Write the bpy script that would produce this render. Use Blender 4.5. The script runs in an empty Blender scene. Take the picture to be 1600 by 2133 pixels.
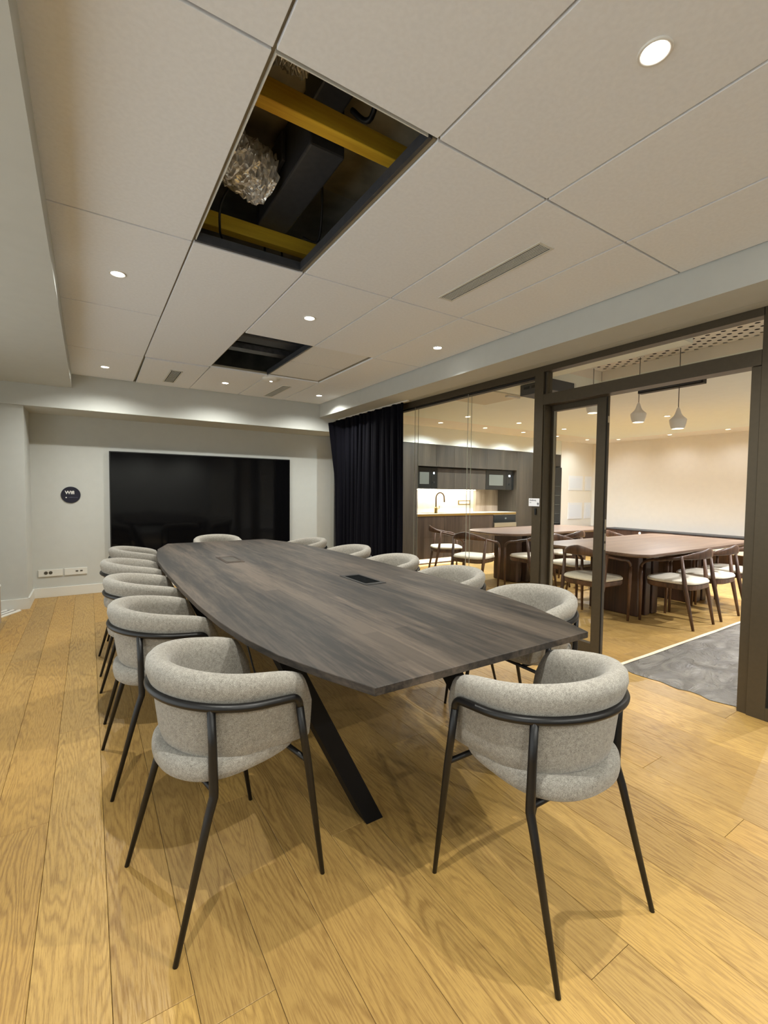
import bpy, bmesh, math, random
from mathutils import Vector, Matrix
random.seed(7)
PI = math.pi
sc = bpy.context.scene
C = sc.collection

# ------------------------------------------------------------------ camera
def setup_camera():
    yaw, pitch, roll = math.radians(32.912), math.radians(2.565), math.radians(0.574)
    f = Vector((math.sin(yaw)*math.cos(pitch), math.cos(yaw)*math.cos(pitch), -math.sin(pitch)))
    rt = Vector((math.cos(yaw), -math.sin(yaw), 0)); up = rt.cross(f)
    r = rt*math.cos(roll)+up*math.sin(roll); u = -rt*math.sin(roll)+up*math.cos(roll)
    cam = bpy.data.cameras.new('camera'); o = bpy.data.objects.new('camera', cam); C.objects.link(o)
    cam.sensor_fit = 'HORIZONTAL'; cam.sensor_width = 36; cam.lens = 36*951.2/1600
    cam.clip_start = .02
    m = Matrix((r, u, -f)).transposed().to_4x4(); m.translation = Vector((0, 0, 1.30))
    o.matrix_world = m
    sc.camera = o
setup_camera()

# ------------------------------------------------------------------ world, exposure
w = bpy.data.worlds.new('world'); sc.world = w; w.use_nodes = True
w.node_tree.nodes['Background'].inputs[0].default_value = (.93, .96, .95, 1)
w.node_tree.nodes['Background'].inputs[1].default_value = 1.7
sc.view_settings.view_transform = 'Standard'
sc.view_settings.look = 'None'
sc.view_settings.exposure = 0.0
sc.view_settings.gamma = 1
sc.view_settings.use_curve_mapping = False
try:
    sc.cycles.use_denoising = True
    sc.cycles.max_bounces = 10
    sc.cycles.diffuse_bounces = 6
    sc.cycles.transparent_max_bounces = 24
    sc.cycles.sample_clamp_indirect = 6
    sc.cycles.caustics_reflective = False
    sc.cycles.caustics_refractive = False
except Exception:
    pass

MAIN_W, MAIN_COL = 92, (1.0, .99, .91)         # meeting room downlights
KIT_W, KIT_COL = 95, (.86, .97, 1.0)           # kitchen row over the cabinets
LOU_W, LOU_COL = 350, (.95, .965, 1.0)           # lounge downlights

def spot(name, loc, watt, col, parent=None, size=150, blend=1.0, rad=.012, rot=(0, 0, 0)):
    l = bpy.data.lights.new(name, 'SPOT'); l.energy = watt; l.color = col
    l.spot_size = math.radians(size); l.spot_blend = blend; l.shadow_soft_size = rad
    o = bpy.data.objects.new(name, l); C.objects.link(o); o.location = loc; o.rotation_euler = rot
    if parent: o.parent = parent
    return o
def area(name, loc, sx, sy, watt, col, rot=(0, 0, 0), parent=None):
    l = bpy.data.lights.new(name, 'AREA'); l.shape = 'RECTANGLE'; l.size = sx; l.size_y = sy
    l.energy = watt; l.color = col
    o = bpy.data.objects.new(name, l); C.objects.link(o); o.location = loc; o.rotation_euler = rot
    if parent: o.parent = parent
    return o

# ------------------------------------------------------------------ materials
def srgb(r, g, b):
    def c(v):
        v /= 255
        return v/12.92 if v <= .04045 else ((v+.055)/1.055)**2.4
    return (c(r), c(g), c(b), 1)
def newmat(name):
    m = bpy.data.materials.new(name); m.use_nodes = True
    nt = m.node_tree; b = nt.nodes['Principled BSDF']
    return m, nt, b
def N(nt, typ, **kw):
    n = nt.nodes.new(typ)
    for k, v in kw.items():
        if k in n.inputs: n.inputs[k].default_value = v
        else: setattr(n, k, v)
    return n
def math_n(nt, op, a=None, b=None, c=None):
    n = nt.nodes.new('ShaderNodeMath'); n.operation = op
    for i, v in enumerate((a, b, c)):
        if v is None: continue
        if isinstance(v, (int, float)): n.inputs[i].default_value = v
        else: nt.links.new(v, n.inputs[i])
    return n.outputs[0]
def ramp(nt, fac, stops):
    r = nt.nodes.new('ShaderNodeValToRGB'); nt.links.new(fac, r.inputs[0])
    e = r.color_ramp.elements
    while len(e) < len(stops): e.new(.5)
    for i, (p, c) in enumerate(stops): e[i].position = p; e[i].color = c
    return r.outputs[0]
def mixc(nt, fac, a, b, mode='MIX'):
    n = nt.nodes.new('ShaderNodeMix'); n.data_type = 'RGBA'; n.blend_type = mode
    for idx, v in ((0, fac), (6, a), (7, b)):
        if isinstance(v, (int, float)): n.inputs[idx].default_value = v
        elif isinstance(v, tuple): n.inputs[idx].default_value = v
        else: nt.links.new(v, n.inputs[idx])
    return n.outputs[2]
def bump(nt, b, h, strength, dist=.001):
    n = nt.nodes.new('ShaderNodeBump'); n.inputs['Strength'].default_value = strength; n.inputs['Distance'].default_value = dist
    nt.links.new(h, n.inputs['Height']); nt.links.new(n.outputs[0], b.inputs['Normal'])
def mp(nt, scale, loc=(0, 0, 0), coord='Object'):
    t = nt.nodes.new('ShaderNodeTexCoord'); m = nt.nodes.new('ShaderNodeMapping')
    m.inputs['Scale'].default_value = scale; m.inputs['Location'].default_value = loc
    nt.links.new(t.outputs[coord], m.inputs[0]); return m
def plain(name, col, rough=.5, metal=0, spec=None, noise=0, nscale=30, bumpy=0):
    m, nt, b = newmat(name)
    b.inputs['Base Color'].default_value = col
    b.inputs['Roughness'].default_value = rough; b.inputs['Metallic'].default_value = metal
    if spec is not None: b.inputs['Specular IOR Level'].default_value = spec
    if noise or bumpy:
        mm = mp(nt, (1, 1, 1)); n = N(nt, 'ShaderNodeTexNoise', Scale=nscale, Detail=4.0)
        nt.links.new(mm.outputs[0], n.inputs['Vector'])
        if noise:
            dark = tuple(c*(1-noise) for c in col[:3])+(1,); light = tuple(min(1, c*(1+noise)) for c in col[:3])+(1,)
            nt.links.new(ramp(nt, n.outputs[0], [(.35, dark), (.65, light)]), b.inputs['Base Color'])
        if bumpy: bump(nt, b, n.outputs[0], bumpy)
    return m
def emit(name, col, strength):
    m, nt, b = newmat(name)
    b.inputs['Base Color'].default_value = col
    b.inputs['Emission Color'].default_value = col; b.inputs['Emission Strength'].default_value = strength
    return m
def oak_mat():
    m, nt, b = newmat('oak_floor')
    oi = nt.nodes.new('ShaderNodeObjectInfo'); rnd = oi.outputs['Random']
    t = nt.nodes.new('ShaderNodeTexCoord')
    off = nt.nodes.new('ShaderNodeCombineXYZ')
    nt.links.new(math_n(nt, 'MULTIPLY', rnd, 37.0), off.inputs[0]); nt.links.new(math_n(nt, 'MULTIPLY', rnd, 91.0), off.inputs[1])
    add = nt.nodes.new('ShaderNodeVectorMath'); add.operation = 'ADD'
    nt.links.new(t.outputs['Object'], add.inputs[0]); nt.links.new(off.outputs[0], add.inputs[1])
    def scaled(s):
        q = nt.nodes.new('ShaderNodeMapping'); q.inputs['Scale'].default_value = s; nt.links.new(add.outputs[0], q.inputs[0]); return q.outputs[0]
    # contour lines of a stretched height field read as cathedral grain
    n1 = N(nt, 'ShaderNodeTexNoise', Scale=1.0, Detail=2.0, Roughness=.45); nt.links.new(scaled((7.5, .75, 1)), n1.inputs['Vector'])
    n1b = N(nt, 'ShaderNodeTexNoise', Scale=1.0, Detail=3.0, Roughness=.6); nt.links.new(scaled((60, 14, 1)), n1b.inputs['Vector'])
    h = math_n(nt, 'ADD', n1.outputs[0], math_n(nt, 'MULTIPLY', n1b.outputs[0], .03))
    s = math_n(nt, 'SINE', math_n(nt, 'MULTIPLY', h, 150.0))
    s01 = math_n(nt, 'MULTIPLY_ADD', s, .5, .5)
    s01 = math_n(nt, 'POWER', s01, 2.2)
    # fine pores
    n2 = N(nt, 'ShaderNodeTexNoise', Scale=1.0, Detail=4.0, Roughness=.7); nt.links.new(scaled((330, 14, 1)), n2.inputs['Vector'])
    pores = ramp(nt, n2.outputs[0], [(.36, (1, 1, 1, 1)), (.52, (0, 0, 0, 1))])
    # broad tone drift and where the rings fade
    n3 = N(nt, 'ShaderNodeTexNoise', Scale=1.0, Detail=2.0); nt.links.new(scaled((5, .9, 1)), n3.inputs['Vector'])
    fade = math_n(nt, 'MULTIPLY_ADD', n3.outputs[0], 1.4, -.25)
    base = ramp(nt, rnd, [(0, srgb(184, 146, 80)), (.35, srgb(170, 138, 82)), (.7, srgb(194, 157, 89)), (1, srgb(158, 130, 80))])
    c1 = mixc(nt, math_n(nt, 'MULTIPLY', math_n(nt, 'MULTIPLY', s01, fade), .72), base, srgb(112, 78, 40))
    c2 = mixc(nt, math_n(nt, 'MULTIPLY', pores, .46), c1, srgb(116, 82, 44))
    # knots
    v = N(nt, 'ShaderNodeTexVoronoi', Scale=1.0); nt.links.new(scaled((3.2, 1.1, 1)), v.inputs['Vector'])
    kn = ramp(nt, v.outputs['Distance'], [(.012, (1, 1, 1, 1)), (.05, (0, 0, 0, 1))])
    c3 = mixc(nt, math_n(nt, 'MULTIPLY', kn, .75), c2, srgb(70, 45, 25))
    nt.links.new(c3, b.inputs['Base Color'])
    b.inputs['Roughness'].default_value = .42
    nt.links.new(math_n(nt, 'MULTIPLY_ADD', pores, .2, .36), b.inputs['Roughness'])
    b.inputs['Specular IOR Level'].default_value = .35
    bump(nt, b, math_n(nt, 'MULTIPLY', pores, -1.0), .25, .0006)
    return m
def wood_mat(name, light, dark, grain=(90, 90, 2.5), rough=.5, mid=None, stave=None, strength=1.0):
    """grain: mapping scale; the small number runs along the grain"""
    m, nt, b = newmat(name)
    mm = mp(nt, grain); n = N(nt, 'ShaderNodeTexNoise', Scale=1.0, Detail=5.0, Roughness=.65, Distortion=.3)
    nt.links.new(mm.outputs[0], n.inputs['Vector'])
    m2 = mp(nt, tuple(g*.12 for g in grain)); n2 = N(nt, 'ShaderNodeTexNoise', Scale=1.0, Detail=3.0)
    nt.links.new(m2.outputs[0], n2.inputs['Vector'])
    f = math_n(nt, 'MULTIPLY_ADD', n2.outputs[0], .55, math_n(nt, 'MULTIPLY', n.outputs[0], .45))
    lo, hi = .5-.16*strength, .5+.16*strength
    col = ramp(nt, f, [(.40, dark), (.60, light)])
    if stave:
        t = nt.nodes.new('ShaderNodeTexCoord'); mb = nt.nodes.new('ShaderNodeMapping')
        mb.inputs['Rotation'].default_value = (0, 0, PI/2)
        nt.links.new(t.outputs['Object'], mb.inputs[0])
        br = nt.nodes.new('ShaderNodeTexBrick'); nt.links.new(mb.outputs[0], br.inputs['Vector'])
        br.inputs['Scale'].default_value = 1; br.inputs['Brick Width'].default_value = .62; br.inputs['Row Height'].default_value = .072
        br.inputs['Mortar Size'].default_value = .0008; br.inputs['Mortar Smooth'].default_value = .3
        br.inputs['Color1'].default_value = (.50, .50, .50, 1); br.inputs['Color2'].default_value = (1.0, 1.0, 1.0, 1)
        br.inputs['Mortar'].default_value = (.62, .62, .62, 1)
        col = mixc(nt, stave, col, br.outputs[0], 'MULTIPLY')
    nt.links.new(col, b.inputs['Base Color'])
    b.inputs['Roughness'].default_value = rough
    bump(nt, b, n.outputs[0], .15, .0006)
    return m
def fabric_mat(name, light, dark, scale=260, thr=(.38, .62)):
    m, nt, b = newmat(name)
    mm = mp(nt, (1, 1, 1.0)); n = N(nt, 'ShaderNodeTexNoise', Scale=float(scale), Detail=3.0, Roughness=.75)
    nt.links.new(mm.outputs[0], n.inputs['Vector'])
    n2 = N(nt, 'ShaderNodeTexNoise', Scale=float(scale*.16), Detail=5.0, Roughness=.8); nt.links.new(mm.outputs[0], n2.inputs['Vector'])
    f = math_n(nt, 'MULTIPLY_ADD', n.outputs[0], .68, math_n(nt, 'MULTIPLY', n2.outputs[0], .32))
    nt.links.new(ramp(nt, f, [(thr[0], dark), (thr[1], light)]), b.inputs['Base Color'])
    b.inputs['Roughness'].default_value = .95; b.inputs['Specular IOR Level'].default_value = .15
    b.inputs['Sheen Weight'].default_value = .25
    bump(nt, b, n.outputs[0], .5, .0015)
    return m
def glass_mat(name, tint=(1, 1, 1, 1), ior=1.35):
    m = bpy.data.materials.new(name); m.use_nodes = True; nt = m.node_tree
    nt.nodes.remove(nt.nodes['Principled BSDF']); out = nt.nodes['Material Output']
    t = N(nt, 'ShaderNodeBsdfTransparent', Color=tint); g = N(nt, 'ShaderNodeBsdfGlossy', Roughness=0.0)
    f = N(nt, 'ShaderNodeFresnel', IOR=ior); mx = nt.nodes.new('ShaderNodeMixShader')
    geo = nt.nodes.new('ShaderNodeNewGeometry')          # reflect on the outward side of the pane only
    nt.links.new(math_n(nt, 'MULTIPLY', f.outputs[0], math_n(nt, 'SUBTRACT', 1.0, geo.outputs['Backfacing'])), mx.inputs[0]); nt.links.new(t.outputs[0], mx.inputs[1]); nt.links.new(g.outputs[0], mx.inputs[2])
    nt.links.new(mx.outputs[0], out.inputs[0]); return m
def foil_mat():
    m, nt, b = newmat('aluminium_foil')
    b.inputs['Base Color'].default_value = (.98, .98, .97, 1); b.inputs['Metallic'].default_value = .6; b.inputs['Roughness'].default_value = .22
    mm = mp(nt, (1, 3.2, 1.2)); v = N(nt, 'ShaderNodeTexVoronoi', Scale=20.0); nt.links.new(mm.outputs[0], v.inputs['Vector'])
    bump(nt, b, v.outputs['Distance'], .8, .012); return m
def plastic_sheet_mat():
    m, nt, b = newmat('grey_protection_film')
    mm = mp(nt, (2.5, 3.5, 1)); n = N(nt, 'ShaderNodeTexNoise', Scale=1.6, Detail=7.0, Roughness=.6, Distortion=1.6)
    nt.links.new(mm.outputs[0], n.inputs['Vector'])
    nt.links.new(ramp(nt, n.outputs[0], [(.3, srgb(96, 92, 86)), (.55, srgb(128, 123, 114)), (.75, srgb(158, 152, 142))]), b.inputs['Base Color'])
    b.inputs['Roughness'].default_value = .33
    v = N(nt, 'ShaderNodeTexVoronoi', Scale=5.0); v.feature = 'DISTANCE_TO_EDGE'; nt.links.new(n.outputs['Color'], v.inputs['Vector'])
    bump(nt, b, math_n(nt, 'ADD', n.outputs[0], math_n(nt, 'MULTIPLY', v.outputs['Distance'], .5)), .9, .03); return m

M = dict(
    oak=oak_mat(),
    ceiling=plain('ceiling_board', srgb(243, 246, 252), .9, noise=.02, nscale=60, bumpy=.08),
    tile2=plain('darker_ceiling_tile', srgb(238, 239, 240), .9, noise=.04, nscale=90),  # slightly darker tone than the other ceiling boards
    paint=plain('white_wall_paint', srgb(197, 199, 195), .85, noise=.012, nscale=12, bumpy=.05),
    cream=plain('warm_white_paint', srgb(240, 234, 224), .85, noise=.01, nscale=10),
    sand=plain('sand_ceiling_paint', srgb(240, 244, 236), .9, noise=.01, nscale=10),
    tbar=plain('ceiling_grid_metal', srgb(150, 142, 122), .6),
    blackmetal=plain('black_powder_coat', srgb(13, 12, 13), .4, noise=.1, nscale=300),
    legblack=plain('matt_black_steel', (.003, .003, .004, 1), .6, spec=.2),
    bronze=plain('dark_bronze_aluminium', srgb(80, 71, 56), .42, metal=.35, noise=.04, nscale=40),
    bronzedark=plain('bronze_gasket', srgb(26, 22, 17), .6),
    fabric=fabric_mat('grey_boucle_fabric', srgb(183, 178, 168), srgb(102, 98, 91), scale=560, thr=(.38, .62)),
    tabletop=wood_mat('stained_grey_oak', srgb(92, 80, 69), srgb(30, 25, 21), grain=(46, 3.4, 46), rough=.6, stave=.9),
    walnut=wood_mat('walnut', srgb(108, 78, 57), srgb(62, 42, 30), grain=(30, 30, 4), rough=.4),
    walnut_top=wood_mat('walnut_table', srgb(128, 106, 90), srgb(92, 72, 60), grain=(3, 45, 45), rough=.32),
    walnut_dark=wood_mat('walnut_base', srgb(84, 58, 44), srgb(50, 33, 25), grain=(50, 50, 2), rough=.4),
    cabinet=wood_mat('grey_walnut_cabinet', srgb(68, 60, 49), srgb(46, 40, 32), grain=(55, 55, 2.2), rough=.5),
    cabinet_low=wood_mat('brown_walnut_cabinet', srgb(72, 58, 47), srgb(46, 36, 29), grain=(55, 55, 2.2), rough=.35),
    panel_light=wood_mat('pale_wood_panel', srgb(186, 170, 152), srgb(150, 134, 116), grain=(60, 60, 2), rough=.5),
    worktop=plain('pale_stone', srgb(226, 216, 190), .3, noise=.05, nscale=20),
    marble=plain('white_marble', srgb(232, 222, 206), .25, noise=.06, nscale=6),
    brass=plain('brushed_brass', srgb(190, 160, 95), .3, metal=1),
    oldbrass=plain('dark_brass', srgb(96, 76, 44), .35, metal=.9),
    seatcream=fabric_mat('cream_wool', srgb(240, 232, 214), srgb(218, 206, 182), scale=400),
    glass=glass_mat('clear_glass', (.985, .99, .98, 1)),
    edge=plain('glass_edge', srgb(170, 172, 158), .15, metal=.4),
    tv=plain('black_screen', (.003, .003, .0035, 1), .07, spec=.2),
    tvframe=plain('black_bezel', (.006, .006, .006, 1), .35),
    navy=plain('navy_enamel', srgb(16, 17, 38), .35),
    white=plain('white_plastic', srgb(236, 234, 228), .4),
    offwhite=plain('white_trim', srgb(222, 222, 216), .45),
    textw=plain('white_lettering', srgb(232, 232, 228), .5),
    textd=plain('grey_lettering', srgb(90, 88, 96), .5),
    textf=plain('faint_lettering', srgb(86, 86, 104), .5),
    dark=plain('dark_slot', (.012, .011, .010, 1), .7),
    socketdark=plain('socket_recess', srgb(74, 70, 60), .6),
    void=plain('void_concrete', srgb(166, 166, 158), .9, noise=.25, nscale=4),
    voidboard=plain('void_board', srgb(176, 170, 150), .9, noise=.2, nscale=7),
    joist=wood_mat('yellow_timber', srgb(240, 204, 60), srgb(212, 166, 42), grain=(2, 40, 40), rough=.6),
    duct=plain('dark_duct_wrap', srgb(62, 64, 69), .45, noise=.1, nscale=30),
    galv=plain('galvanised_steel', srgb(120, 120, 122), .35, metal=.8, noise=.2, nscale=20),
    foil=foil_mat(),
    cable=plain('black_cable', (.008, .008, .008, 1), .5),
    curtain=plain('navy_velvet', (.0022, .0022, .0055, 1), .9, spec=.15, noise=.3, nscale=200),
    appliance=plain('black_appliance_glass', srgb(26, 28, 28), .12),
    appwin=plain('oven_window', srgb(92, 94, 88), .2),
    steel=plain('stainless', srgb(200, 192, 170), .3, metal=.9),
    film=plastic_sheet_mat(),
    tape=plain('masking_tape', srgb(232, 214, 186), .7, noise=.08, nscale=60),
    paper=plain('white_paper', srgb(238, 240, 246), .6),
    lamp=plain('white_lamp_shade', srgb(248, 244, 236), .45),
    lightmain=emit('downlight_led', (1, .95, .86, 1), 22),
    lightwarm=emit('warm_led', (1, .86, .62, 1), 12),
    lamp_glow=emit('small_lamp_glow', (1, .86, .66, 1), 1.6),
    ledstrip=emit('led_strip', (1, .93, .80, 1), 16),
    indicator=emit('appliance_display', (.7, .8, 1, 1), 3),
    hole=plain('perforation_void', (.01, .009, .008, 1), .9),
)

# ------------------------------------------------------------------ mesh helpers
def obj(name, bm, mat, parent=None, smooth=False, loc=None):
    me = bpy.data.meshes.new(name); bmesh.ops.recalc_face_normals(bm, faces=bm.faces); bm.to_mesh(me); bm.free()
    if smooth:
        for p in me.polygons: p.use_smooth = True
    o = bpy.data.objects.new(name, me); C.objects.link(o); me.materials.append(mat)
    if parent: o.parent = parent
    if loc: o.location = loc
    return o
def tag(o, label=None, cat=None, group=None, kind=None):
    if label: o['label'] = label
    if cat: o['category'] = cat
    if group: o['group'] = group
    if kind: o['kind'] = kind
    return o
def thing(name, label, cat, loc=(0, 0, 0), rotz=0, group=None):
    o = bpy.data.objects.new(name, None); C.objects.link(o); o.location = loc; o.rotation_euler = (0, 0, rotz)
    o.empty_display_size = .1
    return tag(o, label, cat, group)
def struct(name, bm=None, mat=None, label=None):
    if bm is None:
        o = bpy.data.objects.new(name, None); C.objects.link(o)
    else: o = obj(name, bm, mat)
    return tag(o, label=label, kind='structure')
def box(bm, x0, x1, y0, y1, z0, z1, bev=0):
    mid = Vector(((x0+x1)/2, (y0+y1)/2, (z0+z1)/2)); s = (abs(x1-x0), abs(y1-y0), abs(z1-z0))
    r = bmesh.ops.create_cube(bm, size=1, matrix=Matrix.Translation(mid) @ Matrix.Diagonal((*s, 1)))
    if bev:
        es = list({e for v in r['verts'] for e in v.link_edges})
        bmesh.ops.bevel(bm, geom=es, offset=bev, segments=2, affect='EDGES', profile=.5)
    return bm
def B(x0, x1, y0, y1, z0, z1, bev=0): return box(bmesh.new(), x0, x1, y0, y1, z0, z1, bev)
def frames(pts):
    out = []; n = len(pts); up = Vector((0, 0, 1)); last = None
    for i, p in enumerate(pts):
        t = (pts[min(i+1, n-1)]-pts[max(i-1, 0)]).normalized()
        a = up if abs(t.dot(up)) < .92 else Vector((1, 0, 0))
        if last is not None: s = (last - t*last.dot(t)); s = s.normalized() if s.length > 1e-5 else t.cross(a).normalized()
        else: s = t.cross(a).normalized()
        last = s; out.append((t, s, s.cross(t)))
    return out
def tube(bm, pts, rad, seg=10, cap=True, flat=None):
    pts = [Vector(p) for p in pts]; fr = frames(pts); rings = []
    for i, (p, (t, s, u)) in enumerate(zip(pts, fr)):
        r = rad[i] if isinstance(rad, (list, tuple)) else rad
        r2 = (flat[i] if isinstance(flat, (list, tuple)) else flat) if flat else r
        rings.append([bm.verts.new(p+s*math.cos(a)*r+u*math.sin(a)*r2) for a in [2*PI*k/seg for k in range(seg)]])
    for a, b in zip(rings, rings[1:]):
        for k in range(seg): bm.faces.new((a[k], a[(k+1) % seg], b[(k+1) % seg], b[k]))
    if cap: bm.faces.new(rings[0][::-1]); bm.faces.new(rings[-1])
    return bm
def lathe(bm, prof, seg=32, loc=(0, 0, 0), cap=False):
    L = Vector(loc); rings = []
    for r, z in prof: rings.append([bm.verts.new(L+Vector((r*math.cos(2*PI*k/seg), r*math.sin(2*PI*k/seg), z))) for k in range(seg)])
    for a, b in zip(rings, rings[1:]):
        for k in range(seg): bm.faces.new((a[k], a[(k+1) % seg], b[(k+1) % seg], b[k]))
    if cap: bm.faces.new(rings[0][::-1]); bm.faces.new(rings[-1])
    return bm
def prism(bm, poly, z0, z1, inset0=0):
    cx = sum(p[0] for p in poly)/len(poly); cy = sum(p[1] for p in poly)/len(poly)
    lo = []
    for x, y in poly:
        d = math.hypot(x-cx, y-cy) or 1
        lo.append(bm.verts.new((x-(x-cx)/d*inset0, y-(y-cy)/d*inset0, z0)))
    hi = [bm.verts.new((x, y, z1)) for x, y in poly]; n = len(poly)
    bm.faces.new(lo[::-1]); bm.faces.new(hi)
    for i in range(n): bm.faces.new((lo[i], lo[(i+1) % n], hi[(i+1) % n], hi[i]))
    return bm
def loft(bm, rings, close=True, cap=True):
    R = [[bm.verts.new(p) for p in r] for r in rings]; n = len(R[0])
    for a, b in zip(R, R[1:]):
        for k in range(n if close else n-1): bm.faces.new((a[k], a[(k+1) % n], b[(k+1) % n], b[k]))
    if cap: bm.faces.new(R[0][::-1]); bm.faces.new(R[-1])
    return bm
def dup(root, loc, rotz, label=None, group=None):
    r = root.copy(); C.objects.link(r); r.location = loc; r.rotation_euler = (0, 0, rotz)
    if label: r['label'] = label
    if group: r['group'] = group
    for ch in list(root.children):
        c = ch.copy(); C.objects.link(c); c.parent = r
        for g in list(ch.children):
            d = g.copy(); C.objects.link(d); d.parent = c
    return r
def text(name, s, size, mat, loc, rot, parent=None, extrude=.0008, align='LEFT', bold=0):
    cu = bpy.data.curves.new(name, 'FONT'); cu.body = s; cu.size = size; cu.extrude = extrude; cu.align_x = align; cu.offset = bold
    t = bpy.data.objects.new('tmp_text', cu); C.objects.link(t)
    dg = bpy.context.evaluated_depsgraph_get(); me = bpy.data.meshes.new_from_object(t.evaluated_get(dg))
    bpy.data.objects.remove(t); me.name = name
    o = bpy.data.objects.new(name, me); C.objects.link(o); me.materials.clear(); me.materials.append(mat)
    o.location = loc; o.rotation_euler = rot
    if parent: o.parent = parent
    return o

# ================================================================== STRUCTURE
CZ = 2.55
# ---- floor: base slab and one oak plank per object
floor = struct('floor', B(-1.7, 10.3, -2.4, 7.6, -.06, -.016), plain('floor_screed', srgb(60, 44, 26), .9), 'wide oak plank floor running through both rooms')
mesh_cache = {}
def plank(x, y0, y1):
    L = round(y1-y0, 3)
    if L not in mesh_cache:
        bm = bmesh.new(); g = .0006; c = .0009
        x0, x1, ya, yb = g, .18-g, g, L-g
        v = [bm.verts.new(p) for p in ((x0, ya, -.014), (x1, ya, -.014), (x1, yb, -.014), (x0, yb, -.014),
                                       (x0, ya, -c), (x1, ya, -c), (x1, yb, -c), (x0, yb, -c),
                                       (x0+c, ya+c, 0), (x1-c, ya+c, 0), (x1-c, yb-c, 0), (x0+c, yb-c, 0))]
        for a in ((3, 2, 1, 0), (8, 9, 10, 11)): bm.faces.new([v[i] for i in a])
        for o4 in (0, 4):
            for i in range(4): bm.faces.new((v[o4+i], v[o4+(i+1) % 4], v[o4+4+(i+1) % 4], v[o4+4+i]))
        me = bpy.data.meshes.new('plank'); bmesh.ops.recalc_face_normals(bm, faces=bm.faces); bm.to_mesh(me); bm.free(); me.materials.append(M['oak'])
        mesh_cache[L] = me
    o = bpy.data.objects.new('plank', mesh_cache[L]); C.objects.link(o); o.parent = floor; o.location = (x, y0, 0)
rp = random.Random(3)
lens = [1.9, 2.2, 2.4]
cuts = {-1: [2.15], 0: [.75, 2.914, 5.0], 1: [1.2, 2.92, 5.2], 6: [.05, 2.4, 4.6], 7: [.67, 2.9, 5.1]}
nplank = 0
for k in range(-9, 56):
    x = .03+.18*(k-1)
    ylo = .2 if x < 3.2 else .0
    if x > 6.5: ylo = .9
    yhi = 6.70 if x < 3.2 else (6.4 if x < 9.9 else 6.4)
    cs = cuts.get(k)
    if cs is None:
        st = ylo + rp.choice([.5, .9, 1.3, 1.7, 2.0]); cs = [st]
        while cs[-1] < yhi-1.2: cs.append(round(cs[-1]+rp.choice(lens), 2))
    cs = [c for c in cs if ylo+.15 < c < yhi-.2]
    e = [ylo]+cs+[yhi]
    for a, b in zip(e, e[1:]): plank(x, round(a, 2), round(b, 2)); nplank += 1
print('planks', nplank)

# ---- ceiling of boards in a recessed metal grid
ceil = struct('ceiling', B(-1.7, 3.3, -2.4, 6.9, 3.12, 3.2), M['void'], 'white tiled suspended ceiling of the meeting room')
XS = [-.142, .463, 1.063, 1.663, 2.263, 2.83]
YS = [-2.4, -1.085, .115, 1.315, 2.515, 3.715, 4.915, 6.12]
G = .0055
def board(x0, x1, y0, y1, z=CZ, name='ceiling_panel', mat='ceiling', tilt=None, th=.015):
    w_, d_ = x1-x0-2*G, y1-y0-2*G
    o = obj(name, B(-w_/2, w_/2, -d_/2, d_/2, 0, th, .0015), M[mat], ceil, loc=((x0+x1)/2, (y0+y1)/2, z))
    if tilt: o.rotation_euler = tilt
    return o
for i in range(5):
    for j in range(7):
        x0, x1, y0, y1 = XS[i], XS[i+1], YS[j], YS[j+1]
        if (i, j) in ((1, 3), (2, 5)): continue                      # the two openings
        if (i, j) == (1, 4): board(x0, x1, YS[4], YS[6]); continue    # one long board
        if (i, j) == (1, 5): continue
        if (i, j) == (3, 5): continue                                # two small recessed tiles there
        if (i, j) == (1, 6): board(x0+.012, x1, y0+.02, y1, tilt=(0, 0, -.008), z=CZ-.004); continue
        board(x0, x1, y0, y1)
ym = (YS[5]+YS[6])/2
for a, b in ((YS[5], ym), (ym, YS[6])):
    board(XS[3]+.012, XS[4]-.012, a, b, z=CZ+.018, name='recessed_tile', mat='tile2')
for x in XS[1:-1]: obj('grid_bar', B(x-.012, x+.012, -2.4, 6.12, CZ+.016, CZ+.03), M['tbar'], ceil)
for y in YS[1:-1]:
    for i in range(5):
      if not (i == 1 and y == YS[6]): obj('grid_bar', B(XS[i]+.013, XS[i+1]-.013, y-.012, y+.012, CZ+.016, CZ+.03), M['tbar'], ceil)
obj('edge_trim', B(-.13, 2.83, 6.108, 6.119, CZ+.006, CZ+.02), M['tbar'], ceil)
obj('void_wall', B(-.2, -.14, -2.4, 6.2, CZ+.03, 3.12), M['void'], ceil)
obj('void_wall', B(2.9, 2.95, -2.4, 6.2, CZ+.03, 3.12), M['void'], ceil)
obj('void_wall', B(-.14, 2.9, 6.15, 6.2, CZ+.03, 3.12), M['void'], ceil)
obj('void_wall', B(-.14, 2.9, -2.4, -2.35, CZ+.03, 3.12), M['void'], ceil)

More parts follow.
